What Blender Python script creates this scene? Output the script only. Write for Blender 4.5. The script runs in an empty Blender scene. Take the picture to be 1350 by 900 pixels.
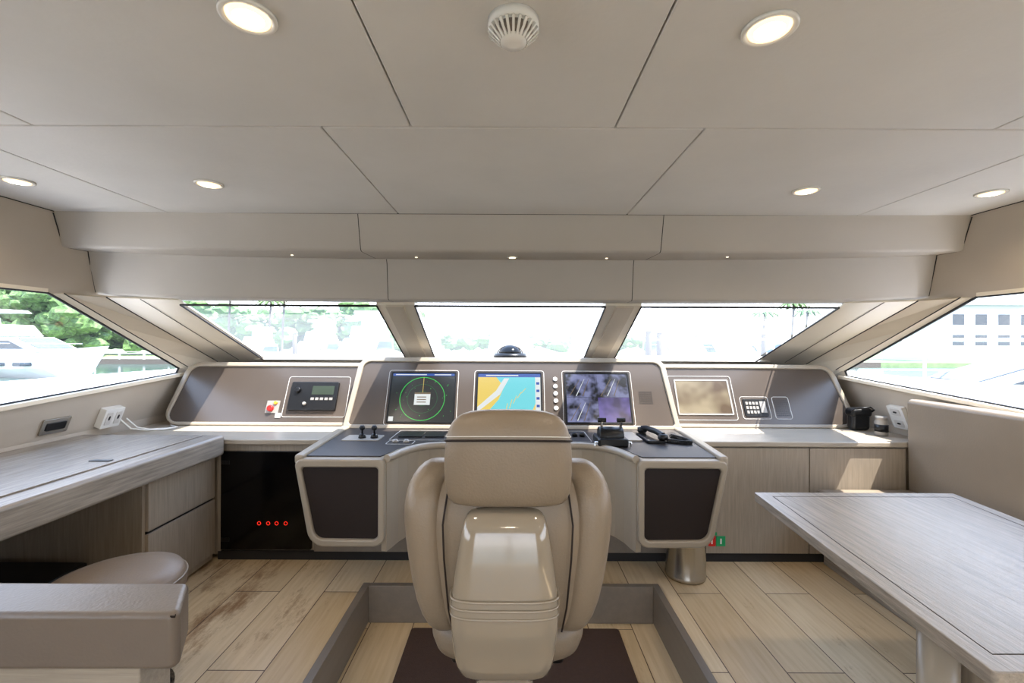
import bpy, bmesh, math, random
from mathutils import Vector, Matrix
random.seed(4)
S=bpy.context.scene
def lin(v):
    v/=255.0
    return v/12.92 if v<=0.04045 else ((v+0.055)/1.055)**2.4
def C(r,g,b): return (lin(r),lin(g),lin(b),1)
# ---------------- materials
def mat(name,col,rough=.5,metal=0,var=0.0,vscale=3.0,bump=0.0,bscale=200,coat=0,stretch=None,spec=.5):
    m=bpy.data.materials.new(name); m.use_nodes=True
    nt=m.node_tree; b=nt.nodes['Principled BSDF']
    b.inputs['Base Color'].default_value=col
    b.inputs['Roughness'].default_value=rough
    b.inputs['Metallic'].default_value=metal
    b.inputs['Coat Weight'].default_value=coat
    b.inputs['Coat Roughness'].default_value=.08
    b.inputs['Specular IOR Level'].default_value=spec
    tc=nt.nodes.new('ShaderNodeTexCoord'); mp=nt.nodes.new('ShaderNodeMapping')
    nt.links.new(tc.outputs['Object'],mp.inputs['Vector'])
    if stretch: mp.inputs['Scale'].default_value=stretch
    if var>0:
        n=nt.nodes.new('ShaderNodeTexNoise'); n.inputs['Scale'].default_value=vscale; n.inputs['Detail'].default_value=6
        n.inputs['Roughness'].default_value=.6
        nt.links.new(mp.outputs['Vector'],n.inputs['Vector'])
        r=nt.nodes.new('ShaderNodeValToRGB')
        r.color_ramp.elements[0].position=.3; r.color_ramp.elements[1].position=.7
        r.color_ramp.elements[0].color=tuple(max(0,x*(1-var)) for x in col[:3])+(1,)
        r.color_ramp.elements[1].color=tuple(min(1,x*(1+var*.6)) for x in col[:3])+(1,)
        nt.links.new(n.outputs['Fac'],r.inputs['Fac']); nt.links.new(r.outputs['Color'],b.inputs['Base Color'])
    if bump>0:
        n2=nt.nodes.new('ShaderNodeTexNoise'); n2.inputs['Scale'].default_value=bscale; n2.inputs['Detail'].default_value=3
        nt.links.new(mp.outputs['Vector'],n2.inputs['Vector'])
        bp=nt.nodes.new('ShaderNodeBump'); bp.inputs['Strength'].default_value=bump; bp.inputs['Distance'].default_value=.002
        nt.links.new(n2.outputs['Fac'],bp.inputs['Height']); nt.links.new(bp.outputs['Normal'],b.inputs['Normal'])
    return m
def emit(name,col,st=1.0):
    m=bpy.data.materials.new(name); m.use_nodes=True
    b=m.node_tree.nodes['Principled BSDF']
    b.inputs['Base Color'].default_value=(0.01,0.01,0.01,1); b.inputs['Roughness'].default_value=.25
    b.inputs['Emission Color'].default_value=col; b.inputs['Emission Strength'].default_value=st
    return m
M={}
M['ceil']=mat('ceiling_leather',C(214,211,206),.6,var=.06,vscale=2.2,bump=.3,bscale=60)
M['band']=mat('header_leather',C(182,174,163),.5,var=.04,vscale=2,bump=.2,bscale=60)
M['wall']=mat('side_wall_leather',C(188,176,160),.5,var=.03,bump=.2,bscale=60)
M['cream']=mat('cream_pillar_lacquer',C(230,219,199),.35)
M['cream2']=mat('beige_pillar_reveal',C(204,190,168),.4)
M['seam']=mat('dark_seam',C(40,37,35),.9)
M['black']=mat('black_plastic',C(16,16,17),.35,spec=.35)
M['rubber']=mat('black_gasket',C(14,14,15),.6)
M['frame']=mat('console_frame_paint',C(152,141,125),.28,bump=.05,bscale=300)
M['brown']=mat('brown_leather_panel',C(40,32,29),.5,bump=.3,bscale=400,spec=.2)
M['desk_dark']=mat('console_top_leatherette',C(46,40,37),.45,bump=.25,bscale=400,spec=.28)
M['dash']=mat('dash_face_bronze',C(84,75,68),.26,metal=.3,var=.03)
M['white']=mat('white_gloss_plastic',C(230,227,220),.25)
M['gel']=mat('white_gelcoat',C(240,240,240),.3)
M['steel']=mat('brushed_steel',C(180,176,168),.22,metal=1,bump=.1,bscale=80,stretch=(1,1,.05))
M['chrome']=mat('chrome',C(220,220,220),.1,metal=1)
M['seat']=mat('taupe_leather',C(130,115,96),.4,var=.06,vscale=6,bump=.5,bscale=140)
M['shell']=mat('chair_shell_gloss',C(143,131,113),.1,coat=1)
M['cush']=mat('bench_leather',C(130,118,103),.34,var=.06,bump=.35,bscale=120)
M['armp']=mat('partition_leather',C(110,99,88),.36,var=.08,bump=.4,bscale=120)
M['stool']=mat('stool_leather',C(122,106,89),.45,var=.06,bump=.4,bscale=120)
M['oakY']=mat('grey_oak_y',C(148,139,128),.27,var=.3,vscale=9,bump=.4,bscale=30,stretch=(9,.5,9))
M['oakZ']=mat('grey_oak_z',C(152,139,122),.42,var=.2,vscale=9,bump=.25,bscale=30,stretch=(9,9,.5))
M['oakX']=mat('grey_oak_x',C(164,153,137),.3,var=.18,vscale=9,bump=.25,bscale=30,stretch=(.5,9,9))
M['trimg']=mat('grey_step_trim',C(122,111,98),.42,var=.12,stretch=(6,.6,6))
M['mat']=mat('brown_door_mat',C(66,46,34),.95,var=.15,vscale=60,bump=.8,bscale=300)
M['blackglass']=mat('smoked_glass_door',C(6,6,7),.12,spec=.3)
M['dark']=mat('dark_void',C(35,32,30),.9)
M['roof']=mat('roof_shell',C(230,230,230),.5)
M['red']=emit('red_lamp',C(255,45,25),1.2)
M['redb']=mat('red_button',C(200,30,25),.3)
M['amber']=mat('amber_button',C(220,150,40),.3)
M['green']=mat('green_sign',C(20,150,90),.5)
M['lamp']=emit('lamp_glass',(1,.70,.40,1),2.2)
M['lampc']=emit('lamp_glass_core',(1,.88,.70,1),9)
M['lamps']=emit('small_lamp_glass',(1,.78,.5,1),5)
M['scr_black']=emit('screen_black',(0.004,0.008,0.008,1),1)
M['scr_green']=emit('screen_green',C(60,230,90),.9)
M['scr_dgreen']=emit('screen_dim_green',C(20,110,60),.7)
M['scr_blue']=emit('screen_blue',C(40,90,190),.8)
M['scr_cyan']=emit('screen_cyan',C(110,215,225),1)
M['scr_yel']=emit('screen_yellow',C(235,205,95),1)
M['scr_white']=emit('screen_white',C(235,240,240),.9)
M['scr_tan']=emit('screen_tan',C(150,128,98),.55)
M['lcd']=emit('lcd_green',C(120,150,110),.35)
M['silver']=mat('silver_line',C(205,200,192),.4)
M['plate']=mat('grey_plate',C(150,144,136),.4,metal=.3)
def camquad(name,c1,c2,sc=16,kind='V',st=.8):
    m=emit(name,c1,st); nt=m.node_tree; b=nt.nodes['Principled BSDF']
    tc=nt.nodes.new('ShaderNodeTexCoord'); n=nt.nodes.new('ShaderNodeTexVoronoi' if kind=='V' else 'ShaderNodeTexNoise'); n.inputs['Scale'].default_value=sc
    r=nt.nodes.new('ShaderNodeValToRGB'); r.color_ramp.elements[0].color=c1; r.color_ramp.elements[1].color=c2
    if kind=='N': r.color_ramp.elements[0].position=.4; r.color_ramp.elements[1].position=.6
    nt.links.new(tc.outputs['Object'],n.inputs['Vector']); nt.links.new(n.outputs['Distance' if kind=='V' else 'Fac'],r.inputs['Fac'])
    nt.links.new(r.outputs['Color'],b.inputs['Emission Color']); return m
M['cam1']=camquad('camera_feed_a',C(12,12,22),C(125,130,170),12,'N',1.0)
M['cam2']=camquad('camera_feed_b',C(45,35,90),C(100,88,165),7,'N',1.0)
M['scr_sepia']=camquad('screen_reflection_glow',C(135,108,78),C(215,195,158),4,'N',.9)  # beige glow paints the reflection lying on this screen
# floor
def floor_mat():
    m=bpy.data.materials.new('bleached_oak_planks'); m.use_nodes=True; nt=m.node_tree; b=nt.nodes['Principled BSDF']
    L=nt.links.new
    tc=nt.nodes.new('ShaderNodeTexCoord'); mp=nt.nodes.new('ShaderNodeMapping'); mp.inputs['Rotation'].default_value=(0,0,math.pi/2)
    mp.inputs['Location'].default_value=(.3,.06,0)
    L(tc.outputs['Object'],mp.inputs['Vector'])
    br=nt.nodes.new('ShaderNodeTexBrick'); br.inputs['Scale'].default_value=1; br.inputs['Brick Width'].default_value=1.7
    br.inputs['Row Height'].default_value=.255; br.inputs['Mortar Size'].default_value=.0025; br.inputs['Mortar Smooth'].default_value=0
    br.inputs['Color1'].default_value=C(218,196,160); br.inputs['Color2'].default_value=C(194,168,128); br.inputs['Mortar'].default_value=C(92,70,48)
    br.offset=.37; L(mp.outputs['Vector'],br.inputs['Vector'])
    mp2=nt.nodes.new('ShaderNodeMapping'); mp2.inputs['Scale'].default_value=(16,1.0,1); L(tc.outputs['Object'],mp2.inputs['Vector'])
    n=nt.nodes.new('ShaderNodeTexNoise'); n.inputs['Scale'].default_value=3; n.inputs['Detail'].default_value=8; L(mp2.outputs['Vector'],n.inputs['Vector'])
    r=nt.nodes.new('ShaderNodeValToRGB'); r.color_ramp.elements[0].position=.3; r.color_ramp.elements[0].color=(.86,.82,.77,1); r.color_ramp.elements[1].position=.6; r.color_ramp.elements[1].color=(1,1,1,1)
    L(n.outputs['Fac'],r.inputs['Fac'])
    mx=nt.nodes.new('ShaderNodeMix'); mx.data_type='RGBA'; mx.blend_type='MULTIPLY'; mx.inputs[0].default_value=1
    L(br.outputs['Color'],mx.inputs[6]); L(r.outputs['Color'],mx.inputs[7])
    mp3=nt.nodes.new('ShaderNodeMapping'); mp3.inputs['Scale'].default_value=(5,1.6,1); L(tc.outputs['Object'],mp3.inputs['Vector'])
    n3=nt.nodes.new('ShaderNodeTexNoise'); n3.inputs['Scale'].default_value=1.1; n3.inputs['Detail'].default_value=12; n3.inputs['Roughness'].default_value=.78
    L(mp3.outputs['Vector'],n3.inputs['Vector'])
    # wear is concentrated along the port side walkway
    sx=nt.nodes.new('ShaderNodeSeparateXYZ'); L(tc.outputs['Object'],sx.inputs[0])
    mr=nt.nodes.new('ShaderNodeMapRange'); mr.inputs[1].default_value=-.8; mr.inputs[2].default_value=-1.7; mr.inputs[3].default_value=0; mr.inputs[4].default_value=.11; L(sx.outputs['X'],mr.inputs[0])
    ad=nt.nodes.new('ShaderNodeMath'); L(n3.outputs['Fac'],ad.inputs[0]); L(mr.outputs[0],ad.inputs[1])
    r3=nt.nodes.new('ShaderNodeValToRGB'); r3.color_ramp.elements[0].position=.58; r3.color_ramp.elements[0].color=(1,1,1,1); r3.color_ramp.elements[1].position=.72; r3.color_ramp.elements[1].color=(.42,.31,.22,1)
    L(ad.outputs[0],r3.inputs['Fac'])
    m2=nt.nodes.new('ShaderNodeMix'); m2.data_type='RGBA'; m2.blend_type='MULTIPLY'; m2.inputs[0].default_value=1
    L(mx.outputs[2],m2.inputs[6]); L(r3.outputs['Color'],m2.inputs[7]); L(m2.outputs[2],b.inputs['Base Color'])
    b.inputs['Roughness'].default_value=.42; b.inputs['Specular IOR Level'].default_value=.35
    return m
M['floor']=floor_mat()
def glass_mat(name,haze):
    m=bpy.data.materials.new(name); m.use_nodes=True; nt=m.node_tree; nt.nodes.remove(nt.nodes['Principled BSDF'])
    o=nt.nodes['Material Output']; t=nt.nodes.new('ShaderNodeBsdfTransparent'); g=nt.nodes.new('ShaderNodeBsdfGlossy'); g.inputs['Roughness'].default_value=.02
    tl=nt.nodes.new('ShaderNodeBsdfTranslucent'); tl.inputs['Color'].default_value=(.95,.97,1,1)
    mx=nt.nodes.new('ShaderNodeMixShader'); mx.inputs[0].default_value=.05
    m2=nt.nodes.new('ShaderNodeMixShader'); m2.inputs[0].default_value=haze
    nt.links.new(t.outputs[0],m2.inputs[1]); nt.links.new(tl.outputs[0],m2.inputs[2])
    nt.links.new(m2.outputs[0],mx.inputs[1]); nt.links.new(g.outputs[0],mx.inputs[2]); nt.links.new(mx.outputs[0],o.inputs[0]); return m
M['glass']=glass_mat('side_window_glass',.014)
M['wglass']=glass_mat('glare_veiled_windshield_glass',.085)  # white translucence stands in for bright deck glare on the panes
# ---------------- geometry helpers
def empty(name):
    e=bpy.data.objects.new(name,None); S.collection.objects.link(e); e.empty_display_size=.1; return e
def mobj(name,vs,fs,m,parent=None,smooth=False,bevel=0,solid=0,subs=0,seg=3):
    me=bpy.data.meshes.new(name); me.from_pydata([tuple(v) for v in vs],[],fs); me.update()
    bm=bmesh.new(); bm.from_mesh(me); bmesh.ops.recalc_face_normals(bm,faces=bm.faces); bm.to_mesh(me); bm.free()
    o=bpy.data.objects.new(name,me); S.collection.objects.link(o)
    me.materials.append(M[m] if isinstance(m,str) else m)
    if parent: o.parent=parent
    if smooth or bevel>0:
        for p in me.polygons: p.use_smooth=True
    if solid: md=o.modifiers.new('s','SOLIDIFY'); md.thickness=solid; md.offset=0
    if bevel>0:
        md=o.modifiers.new('b','BEVEL'); md.width=bevel; md.segments=seg; md.limit_method='ANGLE'; md.angle_limit=math.radians(35); md.harden_normals=True
    if subs: md=o.modifiers.new('ss','SUBSURF'); md.levels=subs; md.render_levels=subs
    return o
BF=[(0,1,2,3),(7,6,5,4),(0,4,5,1),(1,5,6,2),(2,6,7,3),(3,7,4,0)]
def box(name,x0,x1,y0,y1,z0,z1,m,parent=None,bevel=0,seg=3):
    vs=[(x0,y0,z0),(x1,y0,z0),(x1,y1,z0),(x0,y1,z0),(x0,y0,z1),(x1,y0,z1),(x1,y1,z1),(x0,y1,z1)]
    return mobj(name,vs,BF,m,parent,bevel=bevel,seg=seg)
class Fr:
    def __init__(s,o,u,v):
        s.o=Vector(o); s.u=Vector(u).normalized(); s.v=Vector(v).normalized(); s.n=s.u.cross(s.v)
    def p(s,a,b,c=0): return s.o+s.u*a+s.v*b+s.n*c
def prism(name,pts,fr,d0,d1,m,parent=None,bevel=0):
    n=len(pts); vs=[fr.p(a,b,d0) for a,b in pts]+[fr.p(a,b,d1) for a,b in pts]
    fs=[tuple(range(n)),tuple(range(2*n-1,n-1,-1))]+[(i,(i+1)%n,n+(i+1)%n,n+i) for i in range(n)]
    return mobj(name,vs,fs,m,parent,bevel=bevel)
def ring(name,po,pi_,fr,d0,d1,m,parent=None,bevel=0):
    n=len(po); vs=[fr.p(a,b,d0) for a,b in po]+[fr.p(a,b,d0) for a,b in pi_]+[fr.p(a,b,d1) for a,b in po]+[fr.p(a,b,d1) for a,b in pi_]
    fs=[]
    for i in range(n):
        j=(i+1)%n
        fs+=[(i,j,n+j,n+i),(2*n+i,3*n+i,3*n+j,2*n+j),(i,2*n+i,2*n+j,j),(n+i,n+j,3*n+j,3*n+i)]
    return mobj(name,vs,fs,m,parent,bevel=bevel)
def rpoly(pts,rad,seg=6):
    out=[]; n=len(pts)
    if not isinstance(rad,(list,tuple)): rad=[rad]*n
    for i in range(n):
        p=Vector(pts[i]); a=(Vector(pts[i-1])-p); b=(Vector(pts[(i+1)%n])-p); r=rad[i]
        if r<=0:
            out+= [tuple(p)]*(1); continue
        an=a.normalized(); bn=b.normalized(); ang=an.angle(bn); t=r/math.tan(ang/2)
        p0=p+an*t; p1=p+bn*t
        c=p+(an+bn).normalized()*(r/math.sin(ang/2))
        for k in range(seg+1):
            s=k/seg; q=p0.lerp(p1,s)-c; q=q.normalized()*r+c; out.append((q.x,q.y))
    return out
def rect(a0,a1,b0,b1): return [(a0,b0),(a1,b0),(a1,b1),(a0,b1)]
def tube(name,pts,r,m,parent=None,cyclic=False,res=4):
    cu=bpy.data.curves.new(name,'CURVE'); cu.dimensions='3D'; sp=cu.splines.new('POLY'); sp.points.add(len(pts)-1)
    for i,p in enumerate(pts): sp.points[i].co=(p[0],p[1],p[2],1)
    sp.use_cyclic_u=cyclic; cu.bevel_depth=r; cu.bevel_resolution=res; cu.use_fill_caps=True
    sp.use_smooth=True
    o=bpy.data.objects.new(name,cu); S.collection.objects.link(o); cu.materials.append(M[m])
    if parent: o.parent=parent
    return o
def rev(name,prof,c,m,parent=None,n=40,axis=(0,0,1),smooth=True):
    q=Vector((0,0,1)).rotation_difference(Vector(axis)); vs=[];fs=[]
    for r,h in prof:
        for i in range(n):
            a=2*math.pi*i/n; vs.append(Vector(c)+q@Vector((r*math.cos(a),r*math.sin(a),h)))
    k=len(prof)
    for j in range(k-1):
        for i in range(n):
            i2=(i+1)%n; fs.append((j*n+i,j*n+i2,(j+1)*n+i2,(j+1)*n+i))
    fs.append(tuple(range(n))); fs.append(tuple((k-1)*n+i for i in range(n)))
    o=mobj(name,vs,fs,m,parent)
    if smooth:
        for p in o.data.polygons: p.use_smooth=len(p.vertices)==4
    return o
def loft(name,secs,m,parent=None,n=32,e=3.0,subs=1):
    vs=[];fs=[]
    for z,cx,cy,hx,hy in secs:
        for i in range(n):
            a=2*math.pi*i/n; ca,sa=math.cos(a),math.sin(a)
            x=abs(ca)**(2/e)*(1 if ca>=0 else -1); y=abs(sa)**(2/e)*(1 if sa>=0 else -1)
            vs.append((cx+hx*x,cy+hy*y,z))
    for j in range(len(secs)-1):
        for i in range(n):
            i2=(i+1)%n; fs.append((j*n+i,j*n+i2,(j+1)*n+i2,(j+1)*n+i))
    fs.append(tuple(range(n))); fs.append(tuple((len(secs)-1)*n+i for i in range(n)))
    return mobj(name,vs,fs,m,parent,smooth=True,subs=subs)
def beam(name,p0,p1,w,h,m,parent=None,up=(0,0,1),bevel=0):
    p0=Vector(p0);p1=Vector(p1);d=(p1-p0).normalized();s=d.cross(Vector(up)).normalized();u=s.cross(d)
    vs=[]
    for p in(p0,p1):
        for a,b in((-1,-1),(1,-1),(1,1),(-1,1)): vs.append(p+s*a*w/2+u*b*h/2)
    fs=[(0,1,2,3),(7,6,5,4),(0,4,5,1),(1,5,6,2),(2,6,7,3),(3,7,4,0)]
    return mobj(name,vs,fs,m,parent,bevel=bevel)
# ---------------- camera
cd=bpy.data.cameras.new('camera'); cam=bpy.data.objects.new('camera',cd); S.collection.objects.link(cam)
cd.lens=16; cd.sensor_width=36; cd.sensor_fit='HORIZONTAL'; cd.clip_start=.02; cd.clip_end=2000
cam.matrix_world=Matrix.Translation((0,0,1.45))@Matrix.Rotation(math.pi/2,4,'X')@Matrix.Rotation(.0045,4,'Z')
S.camera=cam
# ---------------- FLOOR
H=Fr((0,0,0),(1,0,0),(0,1,0))
fl=empty('floor')
box('planks_port',-2.9,-.88,-3.2,4.6,-.04,0,'floor',fl)
box('planks_starboard',.88,2.9,-3.2,4.6,-.04,0,'floor',fl)
box('planks_forward',-.88,.88,2.72,4.6,-.04,0,'floor',fl)
box('planks_aft',-.88,.88,-3.2,.5,-.04,0,'floor',fl)
box('well_planks',-.88,.88,.5,2.72,-.25,-.21,'floor',fl)
st=empty('trim_step')
box('lip_port',-.88,-.84,.5,2.72,-.21,.008,'trimg',st,.004)
box('lip_starboard',.84,.88,.5,2.72,-.21,.008,'trimg',st,.004)
box('lip_forward',-.84,.84,2.68,2.72,-.21,.008,'trimg',st,.004)
box('lip_aft',-.84,.84,.5,.54,-.21,.008,'trimg',st,.004)
fm=empty('floor_mat')
prism('pile',rpoly(rect(-.57,.62,1.0,2.62),.02),H,-.209,-.198,'mat',fm,.003)
# ---------------- CEILING
ce=empty('ceiling'); g=.002
rows=[(-3.2,1.385,[-2.36,-1.46,-.31,.31,1.46,2.36]),(1.388,2.33,[-2.36,-1.76,-.585,.585,1.76,2.36])]
k=0
for y0,y1,xs in rows:
    for a,b in zip(xs[:-1],xs[1:]):
        k+=1; box('panel_%d'%k,a+g,b-g,y0+g,y1-g,2.10,2.122,'ceil',ce,.004)
box('backing',-2.6,2.6,-3.3,2.95,2.122,2.135,'seam',ce)
box('roof_shell',-2.7,2.7,-3.4,3.0,2.14,2.2,'roof',ce)  # unseen shell and front piece, added to block light leaks
box('roof_front',-2.6,2.6,2.92,2.97,1.705,2.14,'roof',ce)
hd=empty('trim_header')
prof_c=[(2.332,2.10),(2.375,1.932),(2.382,1.922),(2.395,1.918),(2.42,1.918),(2.67,1.928)]
prof_e=[(2.30,2.10),(2.40,1.955),(2.408,1.945),(2.42,1.942),(2.44,1.942),(2.56,1.947)]
pr2_c=[(2.66,1.93),(2.672,1.90),(2.695,1.705),(2.702,1.695),(2.715,1.692),(2.88,1.692)]
pr2_e=[(2.54,1.948),(2.56,1.92),(2.685,1.735),(2.692,1.725),(2.705,1.72),(2.88,1.712)]
def band(name,x0,x1,pc,pe,m,off=0,n=16):
    vs=[];fs=[]
    for i in range(n+1):
        x=x0+(x1-x0)*i/n; w=min(1,(abs(x)/2.45)**3)
        for (yc,zc),(ye,ze) in zip(pc,pe):
            vs.append((x,yc*(1-w)+ye*w+off,zc*(1-w)+ze*w+off*.6))
    k=len(pc)
    for i in range(n):
        for j in range(k-1): fs.append((i*k+j,(i+1)*k+j,(i+1)*k+j+1,i*k+j+1))
    return mobj(name,vs,fs,m,hd,smooth=True)
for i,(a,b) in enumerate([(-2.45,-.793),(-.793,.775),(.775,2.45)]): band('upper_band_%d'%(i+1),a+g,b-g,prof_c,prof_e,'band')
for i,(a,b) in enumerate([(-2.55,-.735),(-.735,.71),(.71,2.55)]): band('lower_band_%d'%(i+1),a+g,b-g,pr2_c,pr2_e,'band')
for nm2,cs,pc,pe in(('upper',(-.793,.775),prof_c,prof_e),('lower',(-.735,.71),pr2_c,pr2_e)):
    for i,xx in enumerate(cs): band('%s_joint_%d'%(nm2,i),xx-.03,xx+.03,pc,pe,'seam',.004,4)
# ---------------- SIDE WALLS
def WX(z): return 2.33+.39*(2.1-z) if z>.85 else 2.8175
def sill(y): return 1.10+.07*(max(y,2.0)-2.418)
for sgn,nm in((-1,'left'),(1,'right')):
    wl=empty('wall_'+nm)
    def P(y,z,off=0): return (sgn*(WX(z)+off),y,z)
    vs=[];fs=[]
    def quad(a,b,c,d,off=0):
        i=len(vs); vs.extend([P(*a,off),P(*b,off),P(*c,off),P(*d,off)]); fs.append((i,i+1,i+2,i+3))
    quad((-3.2,1.70),(2.9,1.70),(2.9,2.13),(-3.2,2.13))
    mobj('upper_panel',vs,fs,'wall',wl,solid=.02); vs=[];fs=[]
    ys=[-3.2,0,2.0,2.418,3.0,3.64]
    for a,b in zip(ys[:-1],ys[1:]):
        quad((a,0),(b,0),(b,.85),(a,.85)); quad((a,.85),(b,.85),(b,sill(b)),(a,sill(a)))
    quad((3.64,0),(4.7,0),(4.7,.85),(3.64,.85)); quad((3.64,.85),(4.7,.85),(4.7,1.27),(3.64,1.225))
    mobj('lower_panel',vs,fs,'wall',wl,solid=.02); vs=[];fs=[]
    quad((.85,1.08),(1.0,1.08),(1.0,1.7),(.85,1.7)); quad((-3.2,1.08),(-2.8,1.08),(-2.8,1.7),(-3.2,1.7))
    mobj('mullions',vs,fs,'cream',wl,solid=.04)
    def seg(a,b,w=.004): beam('seam',Vector(P(*a,-.0115)),Vector(P(*b,-.0115)),w,.003,'seam',wl,up=(sgn,0,.39))
    seg((-3,2.098),(2.3,2.098))
    tube('header_joint',[P(2.30,2.09,-.012),P(2.405,1.95,-.012),P(2.44,1.942,-.012),P(2.55,1.945,-.012),P(2.565,1.92,-.012),P(2.69,1.73,-.012)],.0025,'seam',wl)
    wn=empty('window_%d'%(1 if sgn<0 else 5))
    gp=[(2.43,1.70),(3.64,1.225),(3.64,sill(3.64)),(2.418,1.10),(2.0,sill(2.0)),(1.0,1.08),(1.0,1.70)]
    mobj('glass',[P(y,z,.01) for y,z in gp],[tuple(range(len(gp)))],'glass',wn)
    mobj('added_daylight_pane_aft',[P(y,z,.01) for y,z in [(-2.8,1.08),(.85,1.08),(.85,1.7),(-2.8,1.7)]],[(0,1,2,3)],'glass',wn)  # unseen aft pane, added to let in more daylight
    tube('gasket',[P(y,z,-.004) for y,z in gp],.008,'rubber',wn,True)
    beam('sill_frame',P(1.0,1.062,-.02),P(2.05,1.062,-.02),.05,.028,'cream',wn,up=(0,0,1),bevel=.006)
    beam('sill_frame_fwd',P(2.05,sill(2.05)-.016,-.02),P(3.70,sill(3.7)-.016,-.02),.05,.028,'cream',wn,bevel=.006)
    beam('head_frame',P(1.0,1.712,-.008),P(2.42,1.712,-.008),.012,.022,'cream',wn)
    # A pillar
    ap=empty('trim_pillar_'+nm)
    def Q(x,y,z): return Vector((sgn*x,y,z))
    o0,o1=Q(2.488,2.43,1.702),Q(2.672,3.64,1.228)
    f0=o0+Q(-.02,.075,.0); f1=o1+Q(-.02,.08,.004)
    m0,m1=Q(2.41,2.705,1.705),Q(2.665,4.12,1.262)
    i0,i1=Q(2.08,2.85,1.70),Q(2.34,4.3,1.29)
    def ext(a,b,t): return a+(b-a)*t
    rowsP=[]
    for a,b,t0 in((o0,o1,0),(f0,f1,0),(m0,m1,0),(i0,i1,-.01)): rowsP.append((ext(a,b,t0),ext(a,b,.35),ext(a,b,.7),ext(a,b,1.08)))
    for r in range(3):
        A=rowsP[r];B=rowsP[r+1]
        vs=list(A)+list(B); fs=[(i,i+1,5+i,4+i) for i in range(3)]
        mobj('facet_%d'%(r+1),vs,fs,'cream' if r!=1 else 'cream2',ap,solid=.012)
    tube('crease_seam',[ext(m0,m1,t)+Vector((-sgn*.004,-.006,-.004)) for t in(0,.5,1)],.004,'seam',ap)
    tube('edge_seam',[ext(f0,f1,t)+Vector((-sgn*.006,-.004,0)) for t in(0,.5,1)],.003,'seam',ap)
    q0=m0.lerp(i0,.45); q1=m1.lerp(i1,.45)
    tube('mid_seam',[ext(q0,q1,t)+Vector((-sgn*.002,-.005,-.006)) for t in(0,.5,1)],.002,'seam',ap)
# ---------------- WINDSHIELD
def Wp(xt,xb,t,n=0):
    p=Vector((xt+(xb-xt)*t,2.85+1.45*t,1.70-.41*t)); return p+Vector((0,-.272,-.962))*n
def strip(name,a0,b0,a1,b1,t0,t1,m,par,n=0,th=.03):
    vs=[Wp(a0,b0,t0,n),Wp(a1,b1,t0,n),Wp(a1,b1,t1,n),Wp(a0,b0,t1,n)]
    return mobj(name,vs,[(0,1,2,3)],m,par,solid=th)
wsn=empty('trim_windshield')
strip('mullion_port',-.85,-.99,-.61,-.717,-.0,1.03,'cream',wsn,0,.05)
strip('mullion_starboard',.585,.667,.81,.953,-.0,1.03,'cream',wsn,0,.05)
strip('mullion_port_core',-.79,-.93,-.68,-.79,-.0,1.03,'cream2',wsn,.03,.02)
strip('mullion_starboard_core',.65,.735,.76,.87,-.0,1.03,'cream2',wsn,.03,.02)
strip('lower_rail',-2.6,-2.7,2.6,2.7,.985,1.1,'cream',wsn,0,.05)
wf=empty('wall_front')
box('cowl',-2.8,2.8,4.42,4.5,0,1.28,'cream',wf)
for i,(a0,b0,a1,b1) in enumerate([(-2.08,-2.34,-.85,-.99),(-.61,-.717,.585,.667),(.81,.953,2.05,2.293)]):
    w=empty('window_%d'%(i+2))
    strip('glass',a0,b0,a1,b1,0,1,'wglass',w,0,0)
    tube('gasket',[Wp(a0,b0,.012,.026),Wp(a1,b1,.012,.026),Wp(a1,b1,.99,.026),Wp(a0,b0,.99,.026)],.007,'rubber',w,True)
# back wall; unseen glazed door added to let in frontal fill light
bw=empty('wall_back')
box('port_part',-2.8,-1.6,-3.3,-3.2,0,2.13,'wall',bw); box('starboard_part',1.6,2.8,-3.3,-3.2,0,2.13,'wall',bw); box('head',-1.6,1.6,-3.3,-3.2,2.0,2.13,'wall',bw)
dr=empty('fill_light_door')
for x in(-1.6,-.02,1.56): box('stile_%d'%int(x*10+20),x,x+.04,-3.28,-3.22,0,2.0,'steel',dr)
box('pane',-1.56,1.56,-3.252,-3.25,0,2.0,'glass',dr)
# ---------------- FITTINGS ON CEILING
def downlight(x,y,r=.054,power=13):
    d=empty('ceiling_downlight')
    rev('bezel',[(r,0),(r*1.0,-.005),(r*.95,-.008),(r*.80,-.006),(r*.74,.0)],(x,y,2.10),'white',d,axis=(0,0,1))
    rev('lens',[(r*.77,-.002),(r*.74,-.0065),(r*.5,-.0075)],(x,y,2.10),'lamp',d)
    rev('lens_core',[(r*.56,-.006),(r*.5,-.0095),(r*.1,-.0105)],(x,y,2.10),'lampc',d)
    ld=bpy.data.lights.new('bulb','SPOT'); ld.energy=power; ld.color=(1,.83,.64); ld.spot_size=math.radians(150); ld.spot_blend=.6; ld.shadow_soft_size=.035
    lo=bpy.data.objects.new('bulb',ld); lo.location=(x,y,2.08); S.collection.objects.link(lo); lo.parent=d
for x,y in[(-.531,.911),(.529,.94),(-1.262,1.89),(1.251,1.94),(-2.03,1.866),(2.06,1.96),(-1.5,-.4),(1.5,-.4),(0,-.8),(-1.3,-2.0),(1.3,-2.0)]: downlight(x,y)  # lamps aft of the camera are unseen, added for fill light
sd=empty('smoke_detector'); cx,cy=0,.925
rev('base',[(.052,0),(.052,-.012),(.048,-.018)],(cx,cy,2.10),'white',sd)
rev('dome',[(.046,-.018),(.04,-.03),(.028,-.036),(.026,-.045),(.01,-.047)],(cx,cy,2.10),'white',sd)
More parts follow.
